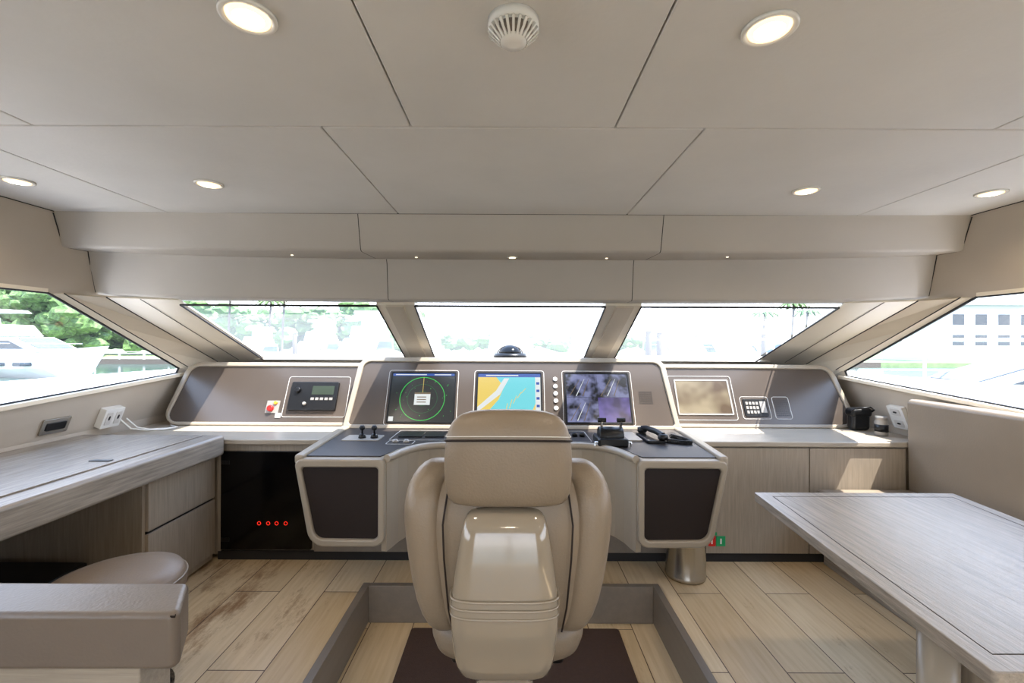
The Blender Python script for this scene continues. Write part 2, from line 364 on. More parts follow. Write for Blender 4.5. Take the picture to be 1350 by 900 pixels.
for i in range(24):
    a=i*2*math.pi/24; d=Vector((math.cos(a),math.sin(a),0)); c=Vector((cx,cy,2.10))
    beam('louver_%d'%i,c+d*.026+Vector((0,0,-.041)),c+d*.050+Vector((0,0,-.019)),.005,.008,'white',sd)
rev('grille_core',[(.045,-.0185),(.0405,-.0315),(.0285,-.0375)],(cx,cy,2.0995),'armp',sd)
ms=empty('recessed_spotlight')
for x,yy,zz,r in[(0,2.55,1.924,.03),(-1.22,2.52,1.928,.010),(-.54,2.56,1.925,.010),(.53,2.56,1.925,.010),(1.19,2.52,1.928,.010)]:
    rev('bezel_%d'%int(x*10+20),[(r,0.004),(r,-.003),(r*.7,-.004)],(x,yy,zz-.001),'white',ms)
    rev('lens_%d'%int(x*10+20),[(r*.68,-.001),(r*.6,-.0052),(r*.1,-.0055)],(x,yy,zz-.001),'lamps',ms)
# ---------------- FRONT CABINETS
cb=empty('console_cabinet')
box('body_port',-2.78,-1.30,3.02,4.2,.03,.77,'oakZ',cb)
box('body_centre',-1.30,1.22,3.05,4.2,.03,.27,'oakZ',cb)
box('riser_centre',-1.28,1.28,3.42,4.2,.27,.79,'oakZ',cb)
box('body_starboard',1.22,2.78,3.02,4.2,.03,.77,'oakZ',cb)
box('dash_shelf',-2.62,2.62,3.70,4.38,1.15,1.19,'desk_dark',cb)
box('face_port_stile',-1.94,-1.915,3.0,3.02,.06,.76,'oakZ',cb,.002)
box('face_starboard_1',1.24,1.962,3.0,3.02,.06,.755,'oakZ',cb,.002)
box('face_starboard_2',1.968,2.60,3.0,3.02,.06,.755,'oakZ',cb,.002)
box('face_centre',-1.30,1.236,3.0,3.05,.06,.33,'trimg',cb,.002)
box('kick',-1.94,2.78,3.012,3.03,0,.06,'dark',cb)
box('counter_port',-2.78,-1.20,2.985,3.9,.765,.80,'oakX',cb,.008)
box('counter_starboard',1.20,2.78,2.985,3.9,.765,.80,'oakX',cb,.008)
gc=empty('smoked_glass_cabinet')
box('door',-1.91,-1.318,2.99,3.018,.075,.72,'blackglass',gc,.003)
box('hinge_1',-1.905,-1.85,2.984,2.99,.635,.66,'black',gc,.002); box('hinge_2',-1.905,-1.85,2.984,2.99,.13,.155,'black',gc,.002)
for i,x in enumerate((-1.655,-1.595,-1.54,-1.48)):
    tube('indicator_%d'%i,[(x+.011*math.cos(a*math.pi/6),2.987,.25+.011*math.sin(a*math.pi/6)) for a in range(12)],.0018,'red',gc,True)
# ---------------- HELM CONSOLE
hc=empty('helm_console')
XZ=Fr((0,0,0),(1,0,0),(0,0,1))
for sgn,nm in((-1,'port'),(1,'starboard')):
    o=[(-1.195,.80),(-.695,.80),(-.695,.32),(-1.105,.32)]
    i_=[(-1.158,.755),(-.732,.755),(-.732,.358),(-1.077,.362)]
    if sgn>0: o=[(-a,b) for a,b in o]; i_=[(-a,b) for a,b in i_]
    po=rpoly(o,[.035,.03,.06,.10]); pi_=rpoly(i_,[.02,.02,.03,.06])
    prism('arm_'+nm,po,XZ,-3.3,-2.53,'frame',hc)
    ring('arm_rim_'+nm,po,pi_,XZ,-2.54,-2.49,'frame',hc,.012)
    prism('arm_inset_'+nm,rpoly([(a,b) for a,b in i_],.02),XZ,-2.55,-2.512,'brown',hc)
plan=[(-.72,3.3),(-.72,2.525),(-.69,2.52),(-.675,2.56),(-.655,2.64),(-.62,2.72),(-.57,2.785),(-.51,2.825),(-.44,2.845)]
full=plan+[(0,2.85)]+[(-a,b) for a,b in reversed(plan)]
prism('knee_cove',full,H,.285,.795,'frame',hc)
edge=[p for p in full if p[1]<3.2][1:-1]
tube('cove_rim',[(a,b,.80) for a,b in edge],.022,'frame',hc)
dk=[(-1.20,3.36),(-1.15,2.55),(-.735,2.55),(-.715,2.60),(-.69,2.68),(-.65,2.76),(-.59,2.83),(-.52,2.87),(-.44,2.89)]
dkf=dk+[(0,2.895)]+[(-a,b) for a,b in reversed(dk)]
prism('desk_top',dkf,H,.79,.806,'desk_dark',hc,.003)
for sgn,nm in((-1,'port'),(1,'starboard')):
    prism('desk_rail_'+nm,[(sgn*a,b) for a,b in [(1.145,2.50),(1.195,2.50),(1.265,3.40),(1.20,3.40)]],H,.77,.822,'frame',hc,.014)
def panel(par,o,dy,dz,xb0,xb1,xt0,xt1,rb,rt,nm,bw_=.045,depth=.22):
    L=math.hypot(dy,dz); fr=Fr(o,(1,0,0),(0,dy,dz))
    out=[(xb0,0),(xb1,0),(xt1,L),(xt0,L)]
    inn=[(xb0+bw_,bw_*.8),(xb1-bw_,bw_*.8),(xt1-bw_,L-bw_),(xt0+bw_,L-bw_)]
    po=rpoly(out,[rb[0],rb[1],rt[0],rt[1]]); pi_=rpoly(inn,[max(.02,r*.6) for r in (rb[0],rb[1],rt[0],rt[1])])
    prism(nm+'_body',po,fr,-depth,-.012,'frame',par)
    ring(nm+'_rim',po,pi_,fr,-.02,.012,'frame',par,.009)
    prism(nm+'_face',pi_,fr,-.03,-.002,'dash',par)
    return fr
FC=panel(hc,(0,3.36,.80),.24,.52,-1.25,1.25,-1.195,1.195,(.03,.03),(.10,.10),'main_panel',.04)
FL=panel(hc,(0,3.46,.80),.22,.47,-2.68,-1.20,-2.60,-1.15,(.12,.03),(.03,.12),'port_panel',.036,.12)
FR=panel(hc,(0,3.46,.80),.22,.47,1.20,2.65,1.15,2.57,(.03,.12),(.12,.03),'starboard_panel',.036,.12)
def outline(fr,a0,a1,b0,b1,nm,par,w=.003,m='silver',r=.02,d=.0):
    po=rpoly(rect(a0,a1,b0,b1),r); pi_=rpoly(rect(a0+w,a1-w,b0+w,b1-w),max(.001,r-w)); ring(nm,po,pi_,fr,-.003+d,.001+d,m,par)
def screen(fr,a0,a1,b0,b1,nm):
    e=empty(nm); outline(fr,a0-.028,a1+.028,b0-.025,b1+.025,'surround_line',e)
    ring('bezel',rpoly(rect(a0-.012,a1+.012,b0-.012,b1+.012),.008),rpoly(rect(a0,a1,b0,b1),.002),fr,-.004,.006,'black',e,.002)
    prism('panel',rect(a0,a1,b0,b1),fr,-.004,.001,'scr_black',e); return e
T0,T1=.055,.44
e=screen(FC,-.925,-.44,T0,T1,'radar_display')
def disc(c,r0,r1,fr,m,par,nm,d=.002,n=48,cl=None):
    po=[(c[0]+r1*math.cos(2*math.pi*i/n),c[1]+r1*math.sin(2*math.pi*i/n)) for i in range(n)]
    if r0>0:
        pi_=[(c[0]+r0*math.cos(2*math.pi*i/n),c[1]+r0*math.sin(2*math.pi*i/n)) for i in range(n)]
        return ring(nm,po,pi_,fr,d-.0015,d,m,par)
    return prism(nm,po,fr,d-.0015,d,m,par)
rc=(-.68,.235)
disc(rc,.168,.172,FC,'scr_green',e,'range_ring_outer'); disc(rc,.112,.115,FC,'scr_dgreen',e,'range_ring_mid'); disc(rc,.055,.058,FC,'scr_dgreen',e,'range_ring_inner')
prism('header',rect(-.92,-.445,.418,.437),FC,.001,.0022,'scr_blue',e)
prism('header_text',rect(-.90,-.66,.424,.431),FC,.001,.0026,'scr_white',e); prism('header_text_2',rect(-.60,-.47,.424,.431),FC,.001,.0026,'scr_white',e)
prism('sweep',rect(rc[0]-.0015,rc[0]+.0015,.235,.405),FC,.001,.0022,'scr_yel',e)
prism('dialog',rect(-.74,-.62,.185,.28),FC,.001,.003,'scr_white',e); prism('dialog_head',rect(-.74,-.62,.27,.283),FC,.001,.0035,'scr_tan',e)
for i in range(3): prism('dialog_text_%d'%i,rect(-.72,-.65,.203+i*.02,.21+i*.02),FC,.001,.0034,'scr_tan',e)
prism('status',rect(-.92,-.885,.06,.095),FC,.001,.0025,'scr_white',e)
for i in range(26):
    a=random.uniform(-.90,-.46); b=random.uniform(.07,.40); s=random.uniform(.002,.005); prism('echo_%d'%i,rect(a,a+s,b,b+s),FC,.001,.0024,'scr_green',e)
e=screen(FC,-.262,.222,T0,T1,'chart_plotter')
prism('sea',rect(-.26,.18,.057,.41),FC,.001,.002,'scr_cyan',e)
prism('header',rect(-.26,.22,.41,.438),FC,.001,.002,'scr_blue',e); prism('side_bar',rect(.18,.22,.057,.41),FC,.001,.002,'scr_white',e)
prism('header_text',rect(-.20,.05,.42,.428),FC,.001,.0026,'scr_white',e)
for i in range(5): prism('side_text_%d'%i,rect(.188,.212,.35-i*.06,.37-i*.06),FC,.001,.0026,'scr_blue',e)
prism('land_1',[(-.26,.06),(-.24,.06),(-.10,.23),(-.06,.33),(-.12,.41),(-.26,.41)],FC,.0015,.0025,'scr_yel',e)
prism('channel',[(-.26,.13),(-.26,.17),(-.12,.30),(-.06,.40),(-.02,.40),(-.09,.27)],FC,.002,.003,'scr_white',e)
prism('land_2',[(.12,.057),(.18,.057),(.18,.20)],FC,.0015,.0025,'scr_yel',e)
for k in range(5): prism('contour_%d'%k,[(-.05+k*.03,.12+k*.04),(-.045+k*.03,.12+k*.04),(-.03+k*.035,.2+k*.03),(-.035+k*.035,.2+k*.03)],FC,.002,.003,'scr_yel',e)
e=screen(FC,.415,.895,T0,T1,'camera_monitor')
mx_,my_=.655,.25
for i,(a0,a1,b0,b1,m) in enumerate([(.418,mx_-.001,my_+.001,.437,'cam1'),(mx_+.001,.892,my_+.001,.437,'cam1'),(.418,mx_-.001,.058,my_-.001,'cam1'),(mx_+.001,.892,.058,my_-.001,'cam2')]):
    prism('feed_%d'%i,rect(a0,a1,b0,b1),FC,.001,.002,m,e)
    if i<3:
        for k in range(3): prism('scene_line_%d_%d'%(i,k),[(a0+.02+k*.05,b0+.01),(a0+.027+k*.05,b0+.01),(a0+.108+k*.035,b1-.04),(a0+.105+k*.035,b1-.04)],FC,.002,.0028,'scr_white' if k==1 else 'scr_tan',e)
for i in range(5):
    rev('panel_button_%d'%i,[(.017,-.002),(.017,.005),(.013,.009)],FC.p(.335,.395-i*.058),'white',hc,n=20,axis=FC.n)
def grille(fr,c,w,h,par,nm,nx=8,ny=7):
    e=empty(nm)if par is None else par
    for i in range(nx):
        for j in range(ny):
            disc((c[0]-w/2+w*i/(nx-1),c[1]-h/2+h*j/(ny-1)),0,.0045,fr,'black',e,'%s_hole_%d_%d'%(nm,i,j),d=.0,n=8)
grille(FC,(1.02,.25),.09,.09,hc,'speaker')
# port panel fittings
e=empty('vhf_radio'); outline(FL,-1.77,-1.28,.07,.40,'surround',e)
prism('body',rpoly(rect(-1.73,-1.36,.12,.35),.01),FL,-.004,.02,'black',e,.004)
prism('lcd',rect(-1.56,-1.39,.245,.315),FL,.02,.0215,'lcd',e)
for i in range(5): prism('key_%d'%i,rect(-1.56+i*.036,-1.535+i*.036,.20,.22),FL,.02,.023,'plate',e)
rev('knob',[(.022,0),(.02,.02),(.016,.022)],FL.p(-1.67,.28,.02),'black',e,axis=FL.n,n=24)
rev('knob_small',[(.014,0),(.013,.014),(.01,.016)],FL.p(-1.60,.17,.02),'plate',e,axis=FL.n,n=24)
prism('tag',rect(-1.815,-1.775,.065,.10),FL,-.002,.004,'white',e)
e=empty('emergency_stop_button')
prism('plate',rpoly(rect(-1.90,-1.80,.10,.20),.006),FL,-.003,.004,'plate',e,.002)
rev('button',[(.024,0),(.024,.018),(.018,.024)],FL.p(-1.86,.135,.004),'redb',e,axis=FL.n,n=24)
rev('button_amber',[(.014,0),(.014,.01),(.01,.013)],FL.p(-1.83,.18,.004),'amber',e,axis=FL.n,n=20)
# starboard panel fittings
e=empty('alarm_display'); outline(FR,1.235,1.74,.06,.42,'surround',e)
prism('screen',rpoly(rect(1.30,1.70,.115,.375),.006),FR,-.003,.003,'scr_sepia',e)
outline(FR,1.285,1.715,.10,.39,'bezel',e,.012,'plate',.01,.003)
e=empty('keypad'); prism('plate',rpoly(rect(1.80,1.98,.09,.23),.01),FR,-.003,.006,'black',e,.002)
for i in range(4):
    for j in range(3): prism('key_%d_%d'%(i,j),rect(1.815+i*.026,1.833+i*.026,.112+j*.035,.135+j*.035),FR,.005,.010,'plate',e)
prism('lcd',rect(1.925,1.97,.12,.21),FR,.005,.008,'plate',e)
outline(FR,1.78,2.00,.07,.25,'surround',e); outline(FR,2.03,2.16,.07,.25,'intercom_surround',e)
grille(FR,(2.095,.16),.09,.12,e,'intercom',7,9)
# desk fittings
ZT=.806
DT=Fr((0,0,ZT),(1,0,0),(0,1,0))
e=empty('joystick_control'); prism('plate',rpoly(rect(-1.10,-.86,2.93,3.09),.01),H,ZT-.002,ZT+.006,'plate',e,.002)
for x in(-.985,-.905):
    rev('boot_%d'%int(-x*100),[(.026,0),(.02,.02),(.008,.03)],(x,3.0,ZT+.005),'black',e,n=24)
    rev('stick_%d'%int(-x*100),[(.006,.02),(.006,.05),(.017,.056),(.019,.07),(.012,.082)],(x,3.0,ZT+.005),'black',e,n=20)
e=empty('trackball_controller'); outline(DT,-.80,-.42,2.96,3.28,'outline',e)
prism('display',rpoly(rect(-.76,-.60,3.04,3.2),.008),H,ZT-.002,ZT+.01,'black',e,.003)
prism('display_2',rpoly(rect(-.58,-.45,3.04,3.2),.008),H,ZT-.002,ZT+.01,'black',e,.003)
for x in(-.74,-.67): rev('ball_%d'%int(-x*100),[(.022,0),(.020,.01),(.012,.018),(.003,.02)],(x,2.90,ZT),'plate',e,n=24)
outline(DT,-.79,-.62,2.84,2.945,'ball_outline',e)
e=empty('engine_throttle')
prism('base',rpoly(rect(.53,.72,2.66+.12,2.98),.02),H,ZT-.002,ZT+.05,'black',e,.012)
rev('drum',[(.055,-.075),(.06,-.07),(.06,.07),(.055,.075)],(.625,2.88,ZT+.05),'black',e,n=32,axis=(1,0,0))
for x in(.565,.685):
    beam('lever_%d'%int(x*100),(x,2.88,ZT+.06),(x,2.85,ZT+.15),.014,.022,'chrome',e,up=(0,1,0),bevel=.003)
    tube('handle_%d'%int(x*100),[(x-.025,2.85,ZT+.155),(x+.025,2.85,ZT+.155)],.014,'black',e)
tube('guard_ring',[(.515,2.80,ZT),(.515,2.80,ZT+.028),(.735,2.80,ZT+.028),(.735,2.80,ZT)],.006,'chrome',e)
e=empty('thruster_panel'); outline(DT,.34,.52,2.93,3.28,'outline',e)
for i in range(3): rev('knob_%d'%i,[(.02,0),(.018,.025),(.01,.028)],(.38+i*.05,3.1,ZT),'black',e,n=20)
prism('pad',rpoly(rect(.75,.85,2.94,3.2),.01),H,ZT-.002,ZT+.012,'plate',e,.003)
e=empty('telephone_handset')
prism('cradle',rpoly(rect(.86,.98,2.88,3.16),.02),H,ZT-.002,ZT+.02,'black',e,.006)
tube('grip',[(.90,3.14,ZT+.05),(.92,3.08,ZT+.062),(.945,2.96,ZT+.062),(.965,2.90,ZT+.05)],.019,'black',e)
rev('earpiece',[(.024,-.02),(.032,-.012),(.03,.012),(.02,.018)],(.90,3.14,ZT+.042),'black',e,n=24)
rev('mouthpiece',[(.024,-.02),(.032,-.012),(.03,.012),(.02,.018)],(.965,2.90,ZT+.042),'black',e,n=24)
pts=[]
for i in range(500):
    t=i/499; a=t*2*math.pi*48
    cy=2.93-.13*math.sin(math.pi*t)+.14*t
    cx=.985+.15*math.sin(math.pi*.80*t)
    pts.append((cx+.011*math.cos(a),cy,ZT+.013+.011*math.sin(a)))
tube('coil_cord',pts,.0032,'black',e,res=1)
# compass
e=empty('magnetic_compass')
box('plinth',-.14,.11,3.66,3.82,1.192,1.325,'black',e,.02)
rev('base',[(.135,0),(.138,.01),(.13,.03),(.105,.035)],(-.015,3.74,1.32),'black',e)
rev('dome',[(.098,.03),(.092,.055),(.075,.08),(.045,.10),(.01,.108)],(-.015,3.74,1.315),'blackglass',e)
tube('visor',[(-.015+.105*math.cos(a*math.pi/12),3.72,1.345+.075*math.sin(a*math.pi/12)) for a in range(13)],.006,'plate',e)
# ---------------- HELM CHAIR
ch=empty('helm_chair'); X0=-.010
loft('backrest',[(.545,X0,1.46,.15,.04),(.555,X0,1.455,.20,.06),(.60,X0,1.45,.24,.08),(.70,X0,1.45,.262,.09),(.85,X0,1.45,.278,.095),(.93,X0,1.455,.282,.09),(.985,X0,1.465,.268,.08),(1.02,X0,1.475,.240,.065),(1.035,X0,1.48,.18,.04)],'seat',ch,e=2.8)
for s,nm in((-1,'port'),(1,'starboard')):
    loft('bolster_'+nm,[(.545,X0+s*.19,1.46,.03,.04),(.56,X0+s*.205,1.465,.05,.07),(.64,X0+s*.228,1.472,.064,.10),(.78,X0+s*.250,1.48,.067,.116),(.90,X0+s*.264,1.48,.068,.116),(.97,X0+s*.262,1.48,.066,.108),(1.02,X0+s*.250,1.49,.060,.09),(1.05,X0+s*.234,1.50,.048,.06),(1.062,X0+s*.225,1.50,.025,.03)],'seat',ch,e=2.6)
    loft('armrest_'+nm,[(.70,X0+s*.30,1.70,.03,.16),(.72,X0+s*.30,1.70,.042,.20),(.76,X0+s*.30,1.70,.045,.21),(.785,X0+s*.30,1.70,.035,.20),(.79,X0+s*.30,1.70,.02,.17)],'seat',ch,e=3)
    tube('arm_bracket_'+nm,[(X0+s*.29,1.55,.72),(X0+s*.28,1.60,.55),(X0+s*.22,1.62,.43)],.02,'shell',ch)
    tube('back_piping_'+nm,[(X0+s*q,yy,zz) for q,yy,zz in[(.165,1.382,.57),(.178,1.368,.65),(.19,1.357,.80),(.195,1.362,.90),(.185,1.387,.985)]],.003,'brown',ch)
HY=1.385
loft('headrest',[(.957,X0,HY,.14,.03),(.963,X0,HY,.174,.05),(.99,X0,HY,.189,.062),(1.06,X0,HY,.196,.066),(1.14,X0,HY,.193,.066),(1.19,X0,HY,.182,.062),(1.222,X0,HY,.16,.05),(1.238,X0,HY,.12,.032),(1.243,X0,HY,.06,.015)],'seat',ch,e=3.0)
def ringz(z,hx,hy,cy,e=3.0,n=40):
    r=[]
    for i in range(n):
        a=2*math.pi*i/n; ca,sa=math.cos(a),math.sin(a)
        r.append((X0+hx*abs(ca)**(2/e)*(1 if ca>=0 else -1),cy+hy*abs(sa)**(2/e)*(1 if sa>=0 else -1),z+.012*abs(sa)))
    return r
tube('headrest_piping',ringz(1.150,.191,.0652,HY),.0035,'brown',ch,True)
tube('headrest_stitch',ringz(1.162,.1895,.0645,HY),.0012,'white',ch,True)
box('headrest_stem',X0-.08,X0+.08,1.42,1.46,.85,1.02,'shell',ch,.01)
XS=-.018
loft('rear_shell',[(.462,XS,1.40,.10,.06),(.465,XS,1.385,.125,.075),(.50,XS,1.37,.145,.08),(.60,XS,1.362,.156,.08),(.66,XS,1.36,.159,.08),(.72,XS,1.36,.156,.075),(.80,XS,1.362,.145,.068),(.88,XS,1.365,.132,.06),(.925,XS,1.37,.122,.05),(.945,XS,1.378,.105,.035),(.952,XS,1.38,.07,.015)],'shell',ch,e=4.5,n=48)
for k in range(3):
    z=.665+k*.024; tube('shell_rib_%d'%k,[(XS+.158*(abs(math.cos(a))**(2/4.5))*(1 if math.cos(a)>0 else -1),1.36-.0795*abs(math.sin(a))**(2/4.5),z) for a in [i*math.pi/30 for i in range(31)]],.0035,'shell',ch)
loft('seat_cushion',[(.40,X0,1.72,.22,.24),(.42,X0,1.72,.26,.28),(.50,X0,1.72,.275,.29),(.53,X0,1.72,.25,.27),(.54,X0,1.72,.18,.2)],'seat',ch,e=4)
box('seat_pan',X0-.19,X0+.19,1.50,1.95,.38,.42,'black',ch,.02)
rev('column',[(.075,-.2),(.075,.40)],(XS,1.62,0),'chrome',ch)
box('column_cover',XS-.09,XS+.09,1.40,1.53,-.19,.47,'shell',ch,.03)
rev('floor_base',[(.28,-.198),(.28,-.185),(.10,-.15),(.08,-.12)],(XS,1.62,0),'steel',ch)
# ---------------- LEFT DESK
de=empty('side_desk')
box('top',-2.80,-1.875,.6,2.98,.70,.832,'oakY',de,.02)
box('top_lid',-2.60,-1.99,.8,2.93,.832,.839,'oakY',de,.002)
box('drawer_carcass',-2.77,-1.955,2.41,2.98,.02,.70,'oakZ',de)
box('drawer_upper',-1.955,-1.937,2.43,2.975,.425,.695,'oakZ',de,.002); box('drawer_lower',-1.955,-1.937,2.43,2.975,.06,.41,'oakZ',de,.002)
box('drawer_gap',-1.957,-1.95,2.43,2.975,.41,.425,'black',de)
box('side_end',-2.77,-1.93,.6,.64,0,.70,'oakZ',de)
box('modesty_panel',-2.77,-2.74,.64,2.41,.1,.70,'trimg',de)
box('lid_pull',-2.12,-2.02,2.28,2.31,.838,.843,'black',de,.001)
e=empty('black_case'); box('case_body',-2.70,-2.2,1.75,2.35,.0,.26,'black',e,.02); box('case_lid',-2.71,-2.19,1.74,2.36,.262,.30,'black',e,.012); tube('case_handle',[(-2.18,1.95,.2),(-2.16,1.97,.2),(-2.16,2.13,.2),(-2.18,2.15,.2)],.01,'black',e)
# stool
e=empty('round_stool'); c=(-1.585,1.83,0)
rev('seat',[(.18,.39),(.215,.40),(.232,.425),(.232,.475),(.215,.50),(.155,.515),(.04,.52)],c,'stool',e,n=48)
rev('pedestal',[(.05,.02),(.045,.39)],c,'steel',e); rev('foot',[(.19,0),(.19,.015),(.06,.03)],c,'steel',e)
tube('seat_piping',[(c[0]+.232*math.cos(i*math.pi/24),c[1]+.232*math.sin(i*math.pi/24),.472) for i in range(48)],.004,'cush',e,True)
# near padded partition
e=empty('padded_partition')
box('wood_base',-1.95,-.97,1.19,1.30,0,.605,'oakX',e,.005)
prism('pad',rpoly([(-1.95,1.15),(-.845,1.16),(-.93,1.315),(-1.95,1.315)],.02),H,.605,.752,'armp',e,.016)
tube('pad_piping',[(-1.95,1.155,.742),(-.86,1.165,.742),(-.935,1.305,.742)],.003,'brown',e)
# ---------------- RIGHT: table, bench
e=empty('dining_table')
tp=[(1.03,.97),(1.93,.97),(2.066,2.13),(1.136,2.13)]
prism('top',rpoly(tp,.008),H,.712,.75,'oakY',e,.003)
def inset(tp,d):
    cx=sum(p[0] for p in tp)/4; cy=sum(p[1] for p in tp)/4
    return [(a+(d if a<cx else -d),b+(d if b<cy else -d)) for a,b in tp]
ti=inset(tp,.055); tj=inset(tp,.058)
ring('inlay_line',ti,tj,H,.749,.7506,'seam',e)
prism('underframe',inset(tp,.14),H,.685,.712,'oakX',e)
box('pedestal_box',1.22,1.62,1.16,1.30,.0,.69,'oakZ',e,.01)
rev('column',[(.045,0),(.045,.69)],(1.165,1.24,0),'frame',e)
rev('column_foot',[(.10,0),(.10,.012),(.05,.02)],(1.165,1.24,0),'frame',e)
rev('column_fwd',[(.045,0),(.045,.69)],(1.80,1.85,0),'frame',e)
e=empty('bench_seat')
box('base',2.05,2.79,.3,2.985,0,.38,'oakY',e,.004)
box('seat_cushion',1.98,2.60,.3,2.975,.382,.50,'cush',e,.03)
fr=Fr((0,0,0),(1,0,0),(0,0,1))
prism('backrest',rpoly([(2.60,.40),(2.76,.40),(2.70,1.085),(2.585,1.085)],.03),fr,-2.98,-.3,'cush',e,.01)
# trash can
e=empty('waste_bin'); c=(1.085,2.83,0)
rev('body',[(.105,0),(.118,.004),(.122,.02),(.118,.03),(.118,.255),(.124,.262),(.124,.275),(.12,.28)],c,'steel',e)
rev('lid',[(.118,.28),(.112,.292),(.07,.30),(.01,.303)],c,'steel',e)
# signs
e=empty('safety_sign')
box('red_sign',1.30,1.345,2.994,2.999,.11,.175,'redb',e); box('green_sign',1.35,1.41,2.994,2.999,.11,.175,'green',e); box('green_sign_top',1.325,1.355,2.994,2.999,.18,.20,'green',e)
box('sign_mark',1.375,1.385,2.992,2.994,.125,.16,'white',e); box('sign_mark_red',1.317,1.325,2.992,2.994,.125,.16,'white',e)
# wall fittings
def wallbox(par,nm,sgn,y,z,wy,hz,th,m,off=0):
    u=Vector((0,1,0)); v=Vector((-sgn*.39,0,1)).normalized()
    fr=Fr((sgn*(WX(z)-.012),y,z),u,v)
    n=fr.n if fr.n.x*sgn<0 else -fr.n
    fr.n=n
    return prism(nm,rpoly(rect(-wy/2,wy/2,-hz/2,hz/2),.008),fr,off,off+th,m,par,.002)
e=empty('wall_switch_plate'); wallbox(e,'plate',-1,2.76,.93,.17,.10,.012,'steel'); wallbox(e,'sockets',-1,2.76,.93,.12,.05,.006,'black',.011)
e=empty('power_outlet'); wallbox(e,'box',-1,3.12,.93,.15,.14,.045,'white')
for a in(-.035,.035): wallbox(e,'socket_%d'%(a*1000),-1,3.12+a,.93,.045,.09,.004,'silver',.045); wallbox(e,'slot_%d'%(a*1000),-1,3.12+a,.935,.012,.03,.002,'black',.049)
for k in range(2): tube('power_cable_%d'%k,[(-2.70,3.14+k*.05,.90),(-2.66,3.18+k*.05,.83),(-2.60,3.24+k*.03,.808),(-2.50,3.27+k*.04,.808),(-2.47,3.36,.808),(-2.56,3.42,.81)],.005,'white',e)
e=empty('power_outlet'); wallbox(e,'box',1,3.24,.93,.13,.17,.03,'white')
for a in(-.04,.04): wallbox(e,'socket_%d'%(a*1000),1,3.24,.93+a,.08,.05,.004,'silver',.03); wallbox(e,'slot_%d'%(a*1000),1,3.24,.93+a,.03,.012,.002,'black',.034)
# counter clutter
e=empty('binocular_case'); box('pouch',2.52,2.66,3.36,3.44,.801,.95,'black',e,.03); box('flap',2.51,2.67,3.35,3.45,.90,.97,'black',e,.03); tube('strap',[(2.52,3.38,.94),(2.50,3.32,.97),(2.6,3.30,.985),(2.66,3.34,.96),(2.66,3.38,.93)],.006,'black',e)
e=empty('storage_jar'); rev('jar',[(.035,0),(.04,.01),(.04,.10),(.034,.115),(.036,.117),(.036,.135),(.01,.137)],(2.60,3.20,.801),'plate',e,n=24); rev('jar_band',[(.0405,.03),(.0405,.08)],(2.60,3.20,.801),'black',e,n=24)
# ---------------- EXTERIOR
M['leaf']=mat('foliage',C(92,122,66),.7,var=.7,vscale=2.2,bump=1,bscale=3)
M['grass']=mat('shore_grass',C(130,150,100),.8,var=.3,vscale=.5)
M['water']=mat('harbour_water',C(58,82,74),.12,var=.2,vscale=.5,bump=1.0,bscale=1.5)
M['bldg']=mat('building_wall',C(190,194,198),.7)
M['pile']=mat('dock_timber',C(90,80,70),.8)
M['tint']=mat('boat_tinted_glass',C(60,70,80),.1)
box('harbour_water',-300,300,4.9,500,-2.6,-2.5,'water')
box('marina_ground',-300,300,-100,4.8,-2.6,-2.5,'water')
dk_=empty('foredeck')
prism('deck',[(-3.3,4.72),(3.3,4.72),(2.6,9),(.8,13),(-.8,13),(-2.6,9)],H,.7,.98,'gel',dk_,.05)
for s,nm in((-1,'port'),(1,'starboard')):
    bk=empty('bulwark')
    prism('side_deck',[(s*2.98,-4),(s*3.84,-4),(s*3.84,4.6),(s*2.98,4.6)],H,.3,.42,'gel',bk)
    prism('wall_cap',[(s*3.85,-4),(s*4.0,-4),(s*4.0,4.0),(s*3.75,6.5),(s*3.0,9.5),(s*.8,14),(s*.7,13.8),(s*2.85,9.4),(s*3.6,6.4),(s*3.85,4)],H,-1.5,1.12,'gel',bk,.03)
    if s>0:
        tube('guard_rail',[(3.92,-2,1.48),(3.92,4,1.48),(3.68,6.5,1.5),(2.92,9.5,1.5)],.016,'chrome',bk)
        for i,(px,py) in enumerate([(3.92,0),(3.92,1.5),(3.92,3),(3.9,4.3),(3.68,6.4)]): tube('stanchion_%d'%i,[(px,py,1.10),(px,py,1.49)],.012,'chrome',bk)
